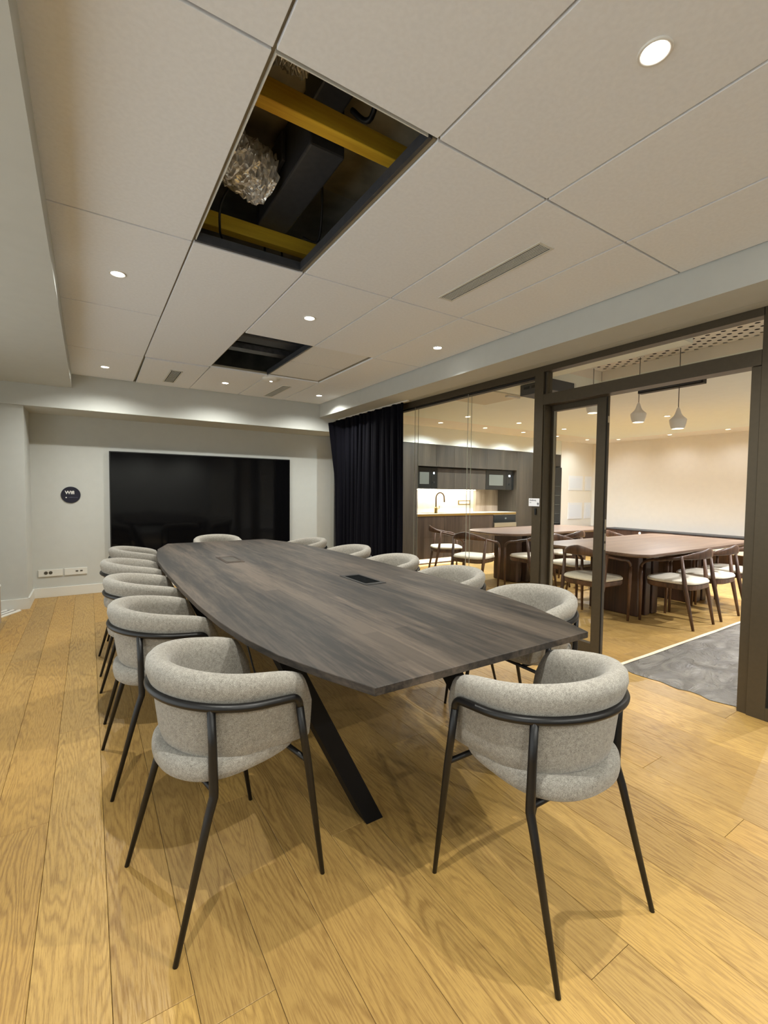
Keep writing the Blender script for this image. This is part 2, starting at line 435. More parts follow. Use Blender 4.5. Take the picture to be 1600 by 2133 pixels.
# ---- walls, beams, soffits
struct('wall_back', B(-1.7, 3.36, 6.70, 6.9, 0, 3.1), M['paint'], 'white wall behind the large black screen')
wl = bmesh.new()
box(wl, -1.7, -1.6, -2.4, -2.0, 0, 3.1); box(wl, -1.7, -1.6, 4.6, 6.17, 0, 3.1); box(wl, -1.7, -1.6, -2.0, 4.6, 2.35, 3.1)
struct('wall_left', wl, M['paint'])
w2 = struct('window_added', None, None, 'window wall added on the left, outside the frame, to brighten the ceiling')  # unseen window, added so that soft daylight lifts the ceiling
for y in (-1.97, .2, 2.4, 4.53): obj('stile', B(-1.68, -1.62, y-.03, y+.07, .0, 2.349), M['bronze'], w2)
obj('sill', B(-1.68, -1.62, -1.89, 4.49, 0, .05), M['bronze'], w2)
for a, b in ((-1.89, .169), (.271, 2.369), (2.471, 4.499)): obj('pane', B(-1.655, -1.648, a, b, .051, 2.349), M['glass'], w2)
pt = area('window_added_portal', (-1.72, 1.3, 1.18), 2.3, 6.5, 1, (1, 1, 1), rot=(0, -PI/2, 0)); pt.data.cycles.is_portal = True
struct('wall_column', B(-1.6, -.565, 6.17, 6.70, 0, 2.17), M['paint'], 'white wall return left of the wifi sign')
struct('wall_front', B(-1.7, 3.36, -2.5, -2.4, 0, 3.1), M['paint'])
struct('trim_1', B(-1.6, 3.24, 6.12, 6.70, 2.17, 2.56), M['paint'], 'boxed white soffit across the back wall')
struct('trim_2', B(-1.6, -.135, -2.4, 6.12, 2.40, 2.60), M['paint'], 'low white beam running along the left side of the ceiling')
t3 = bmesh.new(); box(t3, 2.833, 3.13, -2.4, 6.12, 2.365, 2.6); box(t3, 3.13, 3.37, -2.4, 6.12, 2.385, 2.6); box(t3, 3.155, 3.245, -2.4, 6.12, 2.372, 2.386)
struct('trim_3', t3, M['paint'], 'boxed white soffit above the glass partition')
struct('baseboard_back', B(-.565, 3.2, 6.685, 6.70, 0, .115, .002), M['offwhite'], 'white skirting under the screen')
bl = bmesh.new(); box(bl, -.565, -.55, 6.155, 6.685, 0, .115); box(bl, -1.6, -.5505, 6.155, 6.17, 0, .115)
struct('baseboard_left', bl, M['offwhite'], 'white skirting round the wall return')
# ---- kitchen / lounge shell
struct('wall_kitchen', B(3.36, 10.2, 7.0, 7.1, 0, 3.0), M['cream'], 'white wall above the kitchen cabinets')
struct('wall_lounge', B(9.98, 10.1, -2.4, 7.0, 0, 3.0), M['cream'], 'long cream wall of the lounge')
struct('wall_near', B(3.36, 10.1, -2.5, -2.4, 0, 3.0), M['cream'])
struct('wall_upper', B(3.36, 8.8, 6.4, 7.0, 2.152, 2.6), plain('cool_white_paint', srgb(232, 236, 230), .85), 'white bulkhead above the kitchen cabinets')
struct('wall_poster', B(8.805, 9.98, 6.4, 7.0, 0, 2.6), M['cream'], 'cream wall with four white prints')
kc = struct('ceiling_lounge', B(3.37, 10.1, -2.4, 7.0, 2.84, 2.95), M['void'], 'sand coloured lounge ceiling with a perforated tray')
TX0, TX1, TY0, TY1 = 3.85, 5.01, 1.68, 3.13
# low sand coloured ceiling round the tray
sb = bmesh.new()
box(sb, TX1, 9.2, -2.4, 5.62, 2.44, 2.6)
box(sb, 3.37, TX1, TY1, 5.62, 2.44, 2.6)
obj('lowered_ceiling', sb, M['sand'], kc)
obj('near_bulkhead', B(3.37, TX0, TY0, TY1-.001, 2.44, 2.7), M['sand'], kc)
pb = bmesh.new(); box(pb, 9.2, 9.98, -2.4, 6.4, 2.455, 2.6); box(pb, 3.37, 9.2, 5.62, 6.4, 2.455, 2.6)
obj('perimeter_ceiling', pb, M['cream'], kc)
# tray sides
ts = bmesh.new()
box(ts, TX1+.002, TX1+.02, -2.4, TY1, 2.6, 2.84); box(ts, 3.37, TX1, TY1+.002, TY1+.02, 2.6, 2.84)
obj('tray_side', ts, M['cream'], kc)
# perforated panel: real round holes, staggered
pf = bmesh.new(); cs_ = .060; r_h = .0205; PZ = 2.71
nx = int((TX1-3.40)/cs_); ny = int((TY1-.6)/cs_)
cache = {}
def V_(x, y):
    k = (round(x, 4), round(y, 4))
    if k not in cache: cache[k] = pf.verts.new((k[0], k[1], PZ))
    return cache[k]
for i in range(nx):
    for j in range(ny):
        x0 = TX1-(i+1)*cs_; y0 = TY1-(j+1)*cs_; x1, y1 = x0+cs_, y0+cs_
        xm, ym_ = (x0+x1)/2, (y0+y1)/2
        border = j < 1
        if (i+j) % 2 or border or xm < 3.7:
            pf.faces.new((V_(x0, y0), V_(x1, y0), V_(x1, y1), V_(x0, y1)))
        else:
            cor = [V_(x0, y0), V_(x1, y0), V_(x1, y1), V_(x0, y1)]
            ring = [pf.verts.new((xm+r_h*math.cos(a), ym_+r_h*math.sin(a), PZ)) for a in [PI/4*k-3*PI/4 for k in range(8)]]
            for k in range(4):
                a, b, c_ = ring[2*k], ring[(2*k+1) % 8], ring[(2*k+2) % 8]
                pf.faces.new((cor[k], cor[(k+1) % 4], c_, b)); pf.faces.new((cor[k], b, a))
per = obj('perforated_panel', pf, M['cream'], kc)
tag(per, 'cream board with staggered round holes', kind=None)
obj('panel_backing', B(3.4, TX1, .6, TY1, 2.74, 2.75), M['hole'], kc)
obj('tray_front', B(3.37, TX1, .5, .6, 2.44, 2.84), M['cream'], kc)
obj('tray_front_ceiling', B(3.37, TX1-.001, -2.4, .499, 2.44, 2.6), M['sand'], kc)

# ================================================================== GLASS PARTITION
PX0, PX1 = 3.25, 3.33
win = struct('window_1', None, None, 'bronze framed glass partition between meeting room and lounge')
obj('top_rail', B(PX0, PX1, 2.645, 6.7, 2.305, 2.384), M['bronze'], win)
obj('top_rail', B(PX0, PX1, 1.05, 2.555, 2.325, 2.384), M['bronze'], win)
obj('top_rail', B(PX0, PX1, -2.39, .9645, 2.305, 2.384), M['bronze'], win)
obj('bottom_rail', B(PX0, PX1, 2.645, 6.7, 0, .07), M['bronze'], win)
obj('bottom_rail', B(PX0, PX1, -2.39, .965, 0, .075), M['bronze'], win)
obj('post', B(PX0, PX1+.02, 2.555, 2.645, 0, 2.384), M['bronze'], win)
obj('post', B(PX0, PX1+.03, .965, 1.055, 0, 2.384, .002), M['bronze'], win)
obj('jamb', B(PX0+.012, PX1+.05, 1.055, 1.105, 0, 2.045), M['bronze'], win)
obj('jamb', B(PX0+.012, PX1+.018, 2.543, 2.5545, 0, 2.045), M['bronze'], win)
obj('header', B(PX0, PX1+.03, 1.056, 2.554, 2.047, 2.135), M['bronze'], win)
obj('gasket', B(PX0+.02, PX1-.02, 2.546, 2.554, 2.137, 2.324), M['bronzedark'], win)
obj('inner_stile', B(PX0+.02, PX1, 2.527, 2.545, 2.137, 2.324), M['bronze'], win)
obj('gasket', B(PX0+.015, PX1-.02, .957, .9645, .076, 2.304), M['bronzedark'], win)
obj('inner_stile', B(PX0+.02, PX1, .925, .956, .076, 2.304), M['bronze'], win)
obj('inner_rail', B(PX0+.02, PX1, 2.646, 6.68, 2.285, 2.304), M['bronzedark'], win)
ys_ = [2.646, 3.485, 4.385, 5.5, 6.68]
for a, b in zip(ys_, ys_[1:]):
    obj('pane', B(3.285, 3.293, a+.002, b-.002, .07, 2.30), M['glass'], win)
for y in ys_[1:3]:
    for dy in (0, ):
        obj('glass_joint', B(3.262, 3.266, y-.004, y+.001, .07, 2.30), M['edge'], win)
        obj('glass_joint', B(3.312, 3.316, y-.004, y+.001, .07, 2.30), M['edge'], win)
obj('pane', B(3.285, 3.293, 1.057, 2.526, 2.136, 2.324), M['glass'], win)
obj('pane', B(3.285, 3.293, -2.38, .924, .076, 2.304), M['glass'], win)
# narrow door leaf, standing closed
door = struct('door_1', None, None, 'narrow bronze glazed door leaf standing closed beside the open doorway')
DX0, DX1 = 3.353, 3.403
DY0, DY1 = 2.05, 2.598
ZT = 2.075
obj('stile', B(DX0, DX1, DY0, DY0+.075, .012, ZT), M['bronze'], door)
obj('stile', B(DX0, DX1, DY1-.07, DY1, .012, ZT), M['bronze'], door)
obj('rail', B(DX0, DX1, DY0+.076, DY1-.071, ZT-.075, ZT), M['bronze'], door)
obj('rail', B(DX0, DX1, DY0+.076, DY1-.071, .012, .10), M['bronze'], door)
obj('glazing_bead', B(DX0+.008, DX0+.02, DY1-.088, DY1-.071, .10, ZT-.075), M['tbar'], door)
obj('pane', B(DX0+.022, DX0+.03, DY0+.076, DY1-.071, .10, ZT-.075), M['glass'], door)
obj('edge_seal', B(DX0+.006, DX0+.016, DY0-.006, DY0-.0005, .02, ZT-.01), M['bronzedark'], door)
for z0, z1 in ((1.85, 1.90), (1.02, 1.10), (.93, .99), (.86, .91)):
    obj('lock_plate', B(DX0+.022, DX0+.04, DY0-.0035, DY0-.0005, z0, z1), M['steel'], door)

# sign and reader on the post
sg = thing('door_sign', 'small white card sign with bold word on the bronze post left of the door', 'sign', (3.2485, 2.565, 1.186))
obj('card', B(-.003, .001, 0, .112, 0, .068), M['paper'], sg)
text('lettering', 'Strasbourg', .0155, M['textd'], (-.0034, .104, .047), (PI/2, 0, -PI/2), sg, .0003, bold=.0004)
text('lettering', 'Salle', .011, M['textf'], (-.0034, .104, .028), (PI/2, 0, -PI/2), sg, .0002)
fl = bmesh.new()
for k in range(5):
    a = 2*PI*k/5+.3
    lathe(fl, [(0, 0), (.0045, .0001)], 8, (0, 0, 0))
    for v in fl.verts[-16:]:
        x, y, z = v.co; v.co = (-.0036, .014+x+.006*math.cos(a), .022+y+.006*math.sin(a))
box(fl, -.0038, -.0034, .0135, .0145, .004, .018)
obj('flower_mark', fl, M['textd'], sg)
rd = obj('card_reader', B(-.012, 0, -.008, .008, 0, .058, .003), M['cable'], loc=(3.249, 2.602, 1.112))
tag(rd, 'slim black reader on the post just below the white card sign', 'reader')

# ================================================================== CURTAIN
cb = bmesh.new(); rows = 26; cols = 260
rc = random.Random(5)
ph = [rc.uniform(-.6, .6) for _ in range(40)]
grid_ = []
for j in range(rows+1):
    tz = j/rows
    row = []
    for i in range(cols+1):
        s = i/cols
        y = 4.43+s*1.76
        z = .015+tz*2.335
        x = 3.135
        # far end is pulled out towards the soffit corner at the top
        pull = max(0, (s-.80)/.20)**1.5*max(0, (tz-.62)/.38)
        x -= .155*pull; y -= .10*pull; z -= .055*pull*tz
        f = s*24
        amp = .030*(1-.45*tz)*(.6+.4*math.sin(s*11+1.3)**2)
        w1 = math.sin(2*PI*f+ph[int(f) % 40]+1.2*math.sin(tz*2.2+s*9))
        x += amp*w1*(1 if s < .97 else .4)-.018*math.sin(2*PI*f*.37+tz*1.6)
        y += .012*math.cos(2*PI*f)
        row.append(cb.verts.new((x, y, z)))
    grid_.append(row)
for j in range(rows):
    for i in range(cols): cb.faces.new((grid_[j][i], grid_[j][i+1], grid_[j+1][i+1], grid_[j+1][i]))
cu = thing('curtain', 'full height dark navy curtain drawn back beside the glass partition', 'curtain', (0, 0, 0))
co = obj('drape', cb, M['curtain'], cu, smooth=True)
sm = co.modifiers.new('thickness', 'SOLIDIFY'); sm.thickness = .003
obj('curtain_track', B(3.12, 3.15, 4.35, 6.1, 2.352, 2.364), M['white'], cu)

# ================================================================== SCREEN AND WALL THINGS
tv = thing('television', 'very large black flat screen on the back wall', 'television', (1.402, 6.70, .443))
obj('bezel', B(-1.18, 1.18, -.062, -.002, 0, 1.327, .004), M['tvframe'], tv)
obj('screen', B(-1.168, 1.168, -.0645, -.0622, .016, 1.315), M['tv'], tv)
ws = thing('wifi_sign', 'round navy wifi sign on the white wall left of the screen', 'sign', (-.180, 6.70, 1.222)); ws.scale = (.88, 1, .88)
dm = bmesh.new(); lathe(dm, [(0, .0), (.108, .0), (.112, .003), (.112, .010), (.109, .012), (0, .012)], 48)
d_ = obj('disc', dm, M['navy'], ws); d_.rotation_euler = (PI/2, 0, 0)
text('lettering', 'Wifi', .062, M['textw'], (-.065, -.0125, .012), (PI/2, 0, 0), ws, .0006, bold=.0022)
dt = bmesh.new(); lathe(dt, [(0, 0), (.0085, 0), (.0085, .001), (0, .001)], 16)
q = obj('bullet', dt, M['textw'], ws); q.rotation_euler = (PI/2, 0, 0); q.location = (-.052, -.0122, -.036)
u_ = bmesh.new(); xx = -.028
for w_ in (.012, .008, .014, .010, .007, .015, .012, .009):
    box(u_, xx, xx+w_, -.0128, -.0122, -.039, -.032+.002*((int(w_*1000)) % 3)); xx += w_+.003
obj('small_print', u_, M['textf'], ws)
for k, (xa, xb, lab) in enumerate(((-.512, -.276, 'white double socket plate low on the wall, the one nearer the left corner'), (-.258, -.028, 'white data socket plate low on the wall, the one nearer the chairs'))):
    s_ = thing('socket_plate', lab, 'socket', ((xa+xb)/2, 6.70, .250), group='socket plates under the wifi sign')
    hw = (xb-xa)/2
    obj('plate', B(-hw, hw, -.012, -.001, 0, .082, .002), M['offwhite'], s_)
    for xo in ((-.045, .0) if k == 0 else (.01, .055)):
        r_ = bmesh.new()
        if k == 0: lathe(r_, [(0, 0), (.019, 0), (.019, .002), (0, .002)], 20)
        else: box(r_, -.013, .013, -.008, .008, 0, .002)
        o = obj('outlet', r_, M['socketdark'], s_); o.rotation_euler = (PI/2, 0, 0); o.location = (xo, -.0122, .044)
# low cabinet edge at left and floor track
lc = thing('low_cabinet', 'low timber cabinet only just showing at the left edge of the frame', 'cabinet', (-1.1, 5.0, 0))
obj('body', B(-.40, .40, -.45, .45, .05, .385), M['panel_light'], lc)
obj('plinth', B(-.37, .37, -.42, .42, 0, .0495), M['dark'], lc)
obj('top', B(-.405, .405, -.455, .455, .386, .405, .003), M['offwhite'], lc)
tr = thing('floor_track', 'ridged aluminium sliding track on the floor by the wall return', 'floor track', (-.60, 6.12, 0), math.radians(-30))
tr['label'] = 'ridged aluminium sliding track on the floor by the left wall return'
obj('base_plate', B(-.30, .0, -.95, -.03, .0005, .006), M['offwhite'], tr)
for xo in (-.01, -.075, -.14, -.205): obj('ridge', B(xo-.016, xo, -.95, -.03, .0065, .016), M['white'], tr)
for xo in (-.045, -.11, -.175): obj('groove', B(xo-.018, xo, -.95, -.03, .0062, .008), M['dark'], tr)

# ================================================================== CEILING THINGS
def make_downlight(name, label, loc, mat_led, watt, col, group, r=.045, size=154, blend=1.0):
    d = thing(name, label, 'ceiling light', loc, 0, group)
    b = bmesh.new(); lathe(b, [(r*.74, .0), (r*.80, -.0045), (r*.93, -.006), (r, -.004), (r, 0)], 36)
    obj('trim_ring', b, M['white'], d, smooth=True)
    b = bmesh.new(); lathe(b, [(0, -.0012), (r*.76, -.0012)], 32)
    obj('led_disc', b, mat_led, d)
    spot('lamp', (0, 0, -.028), watt, col, d, size, blend)
    return d
G1 = 'round recessed downlights in the meeting room ceiling'
labs = {(0, 1): 'left downlight of the middle row, in the panel beside the large ceiling opening', (1, 1): 'centre downlight of the middle row, over the table before the small opening',
        (2, 1): 'right downlight of the middle row, nearest the glass partition', (0, 2): 'left downlight of the far row, in the corner by the wifi wall',
        (1, 2): 'centre downlight of the far row, above the screen', (2, 2): 'right downlight of the far row, by the curtain',
        (1, 0): 'large glaring downlight at top right, nearest the camera', (0, 0): 'downlight of the near row over the left side of the room', (2, 0): 'downlight of the near row close to the doorway'}
for i, x in enumerate((.163, 1.364, 2.56)):
    for j, y in enumerate((.722, 3.127, 5.55)):
        make_downlight('downlight', labs[(i, j)], (x, y, CZ), M['lightmain'], MAIN_W, MAIN_COL, G1, size=128 if (i == 2 and j < 2) else 154)
    make_downlight('downlight', 'downlight behind the camera, '+('left', 'centre', 'right')[i]+' of its row', (x, -1.69, CZ), M['lightmain'], MAIN_W*1.9, MAIN_COL, G1)
def vent(label, cx, y0, y1, w_, n, screws=False):
    v = thing('air_vent', label, 'air vent', (cx, (y0+y1)/2, CZ), 0, 'slotted air vents in the ceiling')
    h = (y1-y0)/2; f = bmesh.new(); e = .014
    box(f, -w_/2-e, -w_/2, -h-e, h+e, -.004, -.0003); box(f, w_/2, w_/2+e, -h-e, h+e, -.004, -.0003)
    box(f, -w_/2, w_/2, h, h+e, -.004, -.0003); box(f, -w_/2, w_/2, -h-e, -h, -.004, -.0003)
    if screws: v.location.z = CZ-.0045
    obj('frame', f, M['offwhite'], v)
    obj('slot_backing', B(-w_/2, w_/2, -h, h, -.0012, -.0003), M['dark'], v)
    p = w_/n
    for k in range(n-1):
        x = -w_/2+p*(k+1); obj('blade', B(x-p*.20, x+p*.20, -h, h, -.0036, -.0013), M['offwhite'], v)
    if screws:
        for sx in (-1, 1):
            b = bmesh.new(); lathe(b, [(0, -.0055), (.006, -.0055), (.006, -.0041), (0, -.0041)], 10, (sx*(w_/2+.006), -h-.006, 0)); obj('screw', b, M['dark'], v)
    return v
vent('long slotted air vent in the panel above the doorway side', 1.962, 1.555, 2.315, .085, 7)
vent('short slotted vent in the slightly dropped panel above the screen', .80, 5.27, 5.86, .095, 7, True)
vent('slotted vent near the curtain in the far row of panels', 2.02, 5.28, 5.98, .09, 7)
sd = thing('smoke_detector', 'flat white round detector beside the small ceiling opening', 'detector', (1.73, 5.02, CZ))
b = bmesh.new(); lathe(b, [(.0, -.036), (.05, -.034), (.085, -.022), (.095, -.010), (.095, -.0005)], 36); obj('body', b, M['white'], sd, smooth=True)
b = bmesh.new(); lathe(b, [(0, -.0385), (.012, -.0385), (.012, -.0362)], 16); obj('sensor', b, M['lightmain'], sd)
# metal frame round the large opening, things in the void
vf = thing('opening_frame', 'black metal edge frame round the large ceiling opening', 'frame', (.763, 1.915, CZ))
x0, x1, y0, y1 = -.30+.008, .30-.008, -.60+.008, .60-.008
obj('edge_bar', B(x1-.026, x1-.010, y0, y1, .002, .045), M['duct'], vf); obj('edge_bar', B(x0, x1-.027, y1-.016, y1, .001, .045), M['duct'], vf)
obj('edge_bar', B(x0, x0+.004, y0, y1-.013, .003, .03), M['offwhite'], vf); obj('edge_bar', B(x0+.005, x1-.028, y0, y0+.004, .003, .03), M['offwhite'], vf)
obj('lip', B(x1-.0095, x1+.008, y0, y1, .006, .009), M['tbar'], vf)
for y, lab in ((1.71, 'yellow timber joist at the near end of the large ceiling opening'), (2.655, 'yellow timber joist at the far end of the large opening')):
    o = obj('timber_joist', B(-.12, 1.9, y-.03, y+.03, 2.72, 2.80, .003), M['joist']); tag(o, lab, 'joist', 'timber joists above the ceiling')
def foil(name, label, pts, rad, seed):
    rr = random.Random(seed); bm = bmesh.new(); pts = [Vector(p) for p in pts]
    P_ = []; n = 40
    for i in range(n):
        t = i/(n-1)*(len(pts)-1); k = min(int(t), len(pts)-2); u = t-k; P_.append(pts[k].lerp(pts[k+1], u))
    fr = frames(P_); rings = []
    for i, (p, (t, s, u)) in enumerate(zip(P_, fr)):
        rg = []
        for k in range(24):
            a = 2*PI*k/24; r = rad*(1+.05*math.sin(i*2.1)+rr.uniform(-.17, .13)); rg.append(p+s*math.cos(a)*r+u*math.sin(a)*r)
        rings.append(rg)
    o = obj(name, loft(bm, rings), M['foil']); tag(o, label, 'duct', 'foil ducts above the ceiling'); return o
foil('foil_duct', 'crumpled silver foil duct in the middle of the large ceiling opening', [(.20, 2.12, 2.90), (.5, 2.2, 2.86), (.66, 2.27, 2.85), (.76, 2.31, 2.85)], .115, 1)
foil('foil_duct', 'silver foil duct at the near corner of the large ceiling opening', [(.25, 1.62, 2.93), (.58, 1.60, 2.93), (.70, 1.60, 2.93)], .11, 2)
dd = thing('air_duct', 'dark wrapped rectangular duct crossing the large ceiling opening', 'duct', (.93, 2.3, 2.83))
obj('casing', B(-.10, .07, -.40, .36, -.03, .24, .01), M['duct'], dd)
obj('casing', B(-.12, .02, -.72, -.385, .10, .27, .01), M['duct'], dd)
obj('collar', B(-.125, -.101, -.12, .10, .06, .2, .008), M['duct'], dd)
obj('end_flange', B(-.10, .09, .305, .33, .01, .25, .004), M['galv'], dd)
o = obj('board_lining', B(.20, 2.2, 1.9, 2.56, 3.10, 3.115), M['voidboard'], ceil)
for k, (x, lab) in enumerate(((.42, 'left'), (.50, 'middle'), (.58, 'right'))):
    o = obj('conduit', tube(bmesh.new(), [(x, 1.4, 3.085), (x+.01, 2.2, 3.085), (x, 3.4, 3.085)], .02), M['voidboard']); tag(o, lab+' grey conduit of three at the left side of the large opening', 'conduit', 'conduits above the ceiling')
def wire(label, pts, r=.005, nm='loose_cable', grp='loose cables above the ceiling'):
    P_ = [Vector(p) for p in pts]; out = []
    for i in range(len(P_)-1):
        p0, p1, p2, p3 = P_[max(i-1, 0)], P_[i], P_[i+1], P_[min(i+2, len(P_)-1)]
        for k in range(8):
            t = k/8; out.append(.5*((2*p1)+(p2-p0)*t+(2*p0-5*p1+4*p2-p3)*t*t+(3*p1-p0-3*p2+p3)*t**3))
    out.append(P_[-1])
    o = obj(nm, tube(bmesh.new(), out, r, 8), M['cable'], smooth=True); tag(o, label, 'cable', grp); return o
wire('looped black cable right of the dark duct in the large opening', [(1.05, 2.25, 2.95), (1.12, 2.40, 2.86), (1.15, 2.52, 2.76), (1.09, 2.60, 2.80)], .006)
wire('thin black cable left below the foil duct in the large opening', [(.66, 2.42, 2.90), (.60, 2.5, 2.78), (.61, 2.58, 2.69), (.64, 2.66, 2.685)], .006)
wire('black cable bundle strand behind the far joist, left one', [(.93, 2.80, 2.9), (.93, 2.80, 2.72), (1.0, 2.88, 2.66), (1.35, 2.95, 2.67)], .007)
wire('black cable bundle strand behind the far joist, right one', [(1.03, 2.80, 3.0), (1.03, 2.77, 2.70), (1.1, 2.80, 2.655), (1.4, 2.84, 2.66)], .007)
wire('black cable hanging from the duct at the near end of the opening', [(1.0, 1.55, 3.05), (1.03, 1.72, 2.88), (.98, 1.80, 2.94)], .012)
# small far opening: dark frame and galvanised channels
sf = thing('steel_channel', 'bright galvanised channel seen in the small far ceiling opening', 'channel', (1.36, 4.47, 2.64))
obj('web', B(-.42, .42, -.05, .05, .0, .006), M['galv'], sf); obj('flange', B(-.42, .42, -.056, -.0505, 0, .05), M['galv'], sf); obj('flange', B(-.42, .42, .0505, .056, 0, .05), M['galv'], sf)
dk = obj('insulated_duct', B(1.0, 1.75, 4.10, 4.30, 2.66, 2.9, .02), M['duct']); tag(dk, 'dark insulated duct crossing the small far ceiling opening', 'duct')
foil('foil_duct', 'silver foil duct at the near edge of the small far opening', [(1.15, 3.86, 2.86), (1.4, 3.88, 2.84), (1.75, 3.84, 2.82)], .12, 4)
o = obj('opening_frame', B(1.642, 1.655, 3.73, 4.90, 2.553, 2.60), M['duct']); tag(o, 'dark metal bar along the right edge of the small far opening', 'frame')

# ================================================================== CONFERENCE TABLE
tb = thing('conference_table', 'long dark stained boat-shaped meeting table in the middle of the room', 'table', (1.165, 3.05, 0))
half = [(.50, -1.985), (.572, -1.80), (.64, -1.60), (.685, -1.37), (.715, -1.10), (.734, -.75), (.740, -.35), (.740, .05), (.738, .45), (.725, .85), (.69, 1.22), (.64, 1.58), (.50, 2.01)]
poly = half+[(-x, y) for x, y in half[::-1]]
# top: straight edge band, then an undercut
tm = bmesh.new(); n = len(poly)
def inset(d): return [(x*(1-d/.75), y*(1-d/2.0)) for x, y in poly]
L = [(inset(.085), .702), (inset(.06), .7235), (inset(.004), .7235), (poly, .7265), (poly, .7485), (inset(.0015), .75)]
rings = [[(x, y, z) for x, y in pl] for pl, z in L]
loft(tm, rings); obj('tabletop', tm, M['tabletop'], tb)
def leg_bar(name, a, b_, w_=.10, t=.045):
    a, b_ = Vector(a), Vector(b_); bm = bmesh.new(); dx = Vector((t/2, 0, 0)); dy = Vector((0, w_/2, 0))
    d = 1
    # width lies along the table, thickness across
    rings = [[p+Vector((sx*w_/2, sy*t/2, 0)) for sx, sy in ((-1, -1), (1, -1), (1, 1), (-1, 1))] for p in (a, b_)]
    loft(bm, rings); return obj(name, bm, M['legblack'], tb)
def trestle(s, yb):
    leg_bar('leg', (-.235, yb, .0), (-.575, yb+s*.04, .695), .075, .10)
    leg_bar('leg', (.455, yb-s*.08, .0), (.235, yb+s*.30, .695), .075, .10)
    obj('mounting_plate', B(-.50, .30, yb-.02 if s > 0 else yb-.32, yb+.32 if s > 0 else yb+.02, .694, .699), M['legblack'], tb)
trestle(1, -1.52); trestle(-1, 1.45)
for (x, y, mt, nm) in ((.262, -.60, 'navy', 'charcoal blue cable flap'), (-.235, .62, 'duct', 'grey cable flap')):
    o = obj('cable_flap', B(x-.07, x+.07, y-.17, y+.17, .7503, .753, .001), M['dark'] if mt == 'navy' else M['cabinet_low'], tb); o['label'] = nm
    obj('flap_slot', B(x-.05, x+.05, y-.13, y+.13, .7532, .7545), M['appliance'] if mt == 'navy' else M['cabinet'], o)
wire('black cable hanging below the table top beside the nearest left chair', [(.56, 2.02, .70), (.58, 1.98, .60), (.60, 1.95, .50), (.63, 1.93, .44), (.70, 1.92, .46)], .004, 'table_cable', 'cables under the table')
wire('short hooked cable below the near left edge of the table', [(.585, 1.80, .69), (.60, 1.78, .655), (.63, 1.76, .645), (.65, 1.74, .66)], .004, 'table_cable', 'cables under the table')

# ================================================================== MEETING CHAIRS
def shell_bm():
    bm = bmesh.new(); st = []
    a, b_, s0, yf = .227, .200, .018, .166
    n = 44
    path = []
    for k in range(6): path.append((-a-.006*(1-k/6), yf-(yf-s0)*k/6))
    for k in range(n+1):
        t = -PI/2+PI*k/n; path.append((a*math.sin(t), s0-b_*math.cos(t)))
    for k in range(1, 7): path.append((a+.006*k/6, s0+(yf-s0)*k/6))
    P_ = [Vector((x, y)) for x, y in path]; m = len(P_); rings = []
    for i, p in enumerate(P_):
        t = (P_[min(i+1, m-1)]-P_[max(i-1, 0)]).normalized(); nrm = Vector((t.y, -t.x))   # outward
        u = (p.y+.182)/(yf+.182)                 # 0 at the back, 1 at the arm fronts
        zt = .778-.060*u**1.15; zb = .505-.035*u
        endf = min(i, m-1-i)
        k = 1.0 if endf >= 3 else (.55, .84, .96)[endf]
        zt -= (1-k)*.03; zb += (1-k)*.008
        th = k
        prof = [(.010, zb, 0), (.020, zb+.012, 0), (.024, zb+.05, 0), (.024, zt-.135, 0), (.026, zt-.10, 0), (.034, zt-.066, 0), (.037, zt-.04, 0), (.031, zt-.016, 0), (.016, zt-.003, 0), (-.004, zt, 0),
                (-.022, zt-.008, 0), (-.034, zt-.028, 0), (-.036, zt-.055, 0), (-.031, zt-.09, 0), (-.028, zt-.14, 0), (-.024, zb+.05, 0), (-.018, zb+.012, 0), (-.004, zb, 0)]
        rg = []
        for o_, z, _ in prof:
            lean = (z-.52)/.25*.030-.026           # slightly wider at the top
            q = p+nrm*(o_*th+lean)
            fy = 0
            if endf < 9:                           # raked arm front: longer at the bottom
                fy = (1-endf/9)*.05*max(0, min(1, (.72-z)/.12))
            rg.append((q.x, q.y+fy, z))
        rings.append(rg)
    return loft(bm, rings)
def seat_bm():
    bm = bmesh.new(); rings = []
    prof = [(.80, .434), (.93, .437), (.985, .447), (1.0, .463), (1.0, .480), (.985, .496), (.94, .505), (.6, .510), (.2, .512)]
    for sc_, z in prof:
        rg = []
        for k in range(56):
            t = 2*PI*k/56; e = .62 if math.sin(t) > 0 else .85
            x = .216*abs(math.cos(t))**e*(1 if math.cos(t) >= 0 else -1); y = abs(math.sin(t))**e*(.225 if math.sin(t) > 0 else -.203)
            rg.append((x*sc_, y*sc_+.004, z+.012*(y+.2)/.4))
        rings.append(rg)
    return loft(bm, rings)
def ring_bm():
    bm = bmesh.new(); a, b_, s0 = .262, .233, .023
    zr, zf, yf = .686, .650, .115
    y0 = s0-b_
    def zz(y): return zr+(zf-zr)*(y-y0)/(yf-y0)
    pts = []
    for k in range(0, 61):
        t = -PI/2+PI*k/60; x, y = a*math.sin(t), s0-b_*math.cos(t); pts.append((x, y, zz(y)))
    def arm(sx):
        f = (sx*.254, .245, .0); top = (sx*.262, .150, .60)
        out = []
        for k in range(1, 5): y = s0+(yf-s0)*k/4; out.append((sx*a, y, zz(y)))
        for k in range(1, 7):
            an = PI/2*k/6; out.append((sx*a, yf+.032*math.sin(an), zf-.034*(1-math.cos(an))))
        return out
    left = arm(-1)[::-1]; right = arm(1)
    return tube(bm, left+pts+right, .0125, 12)
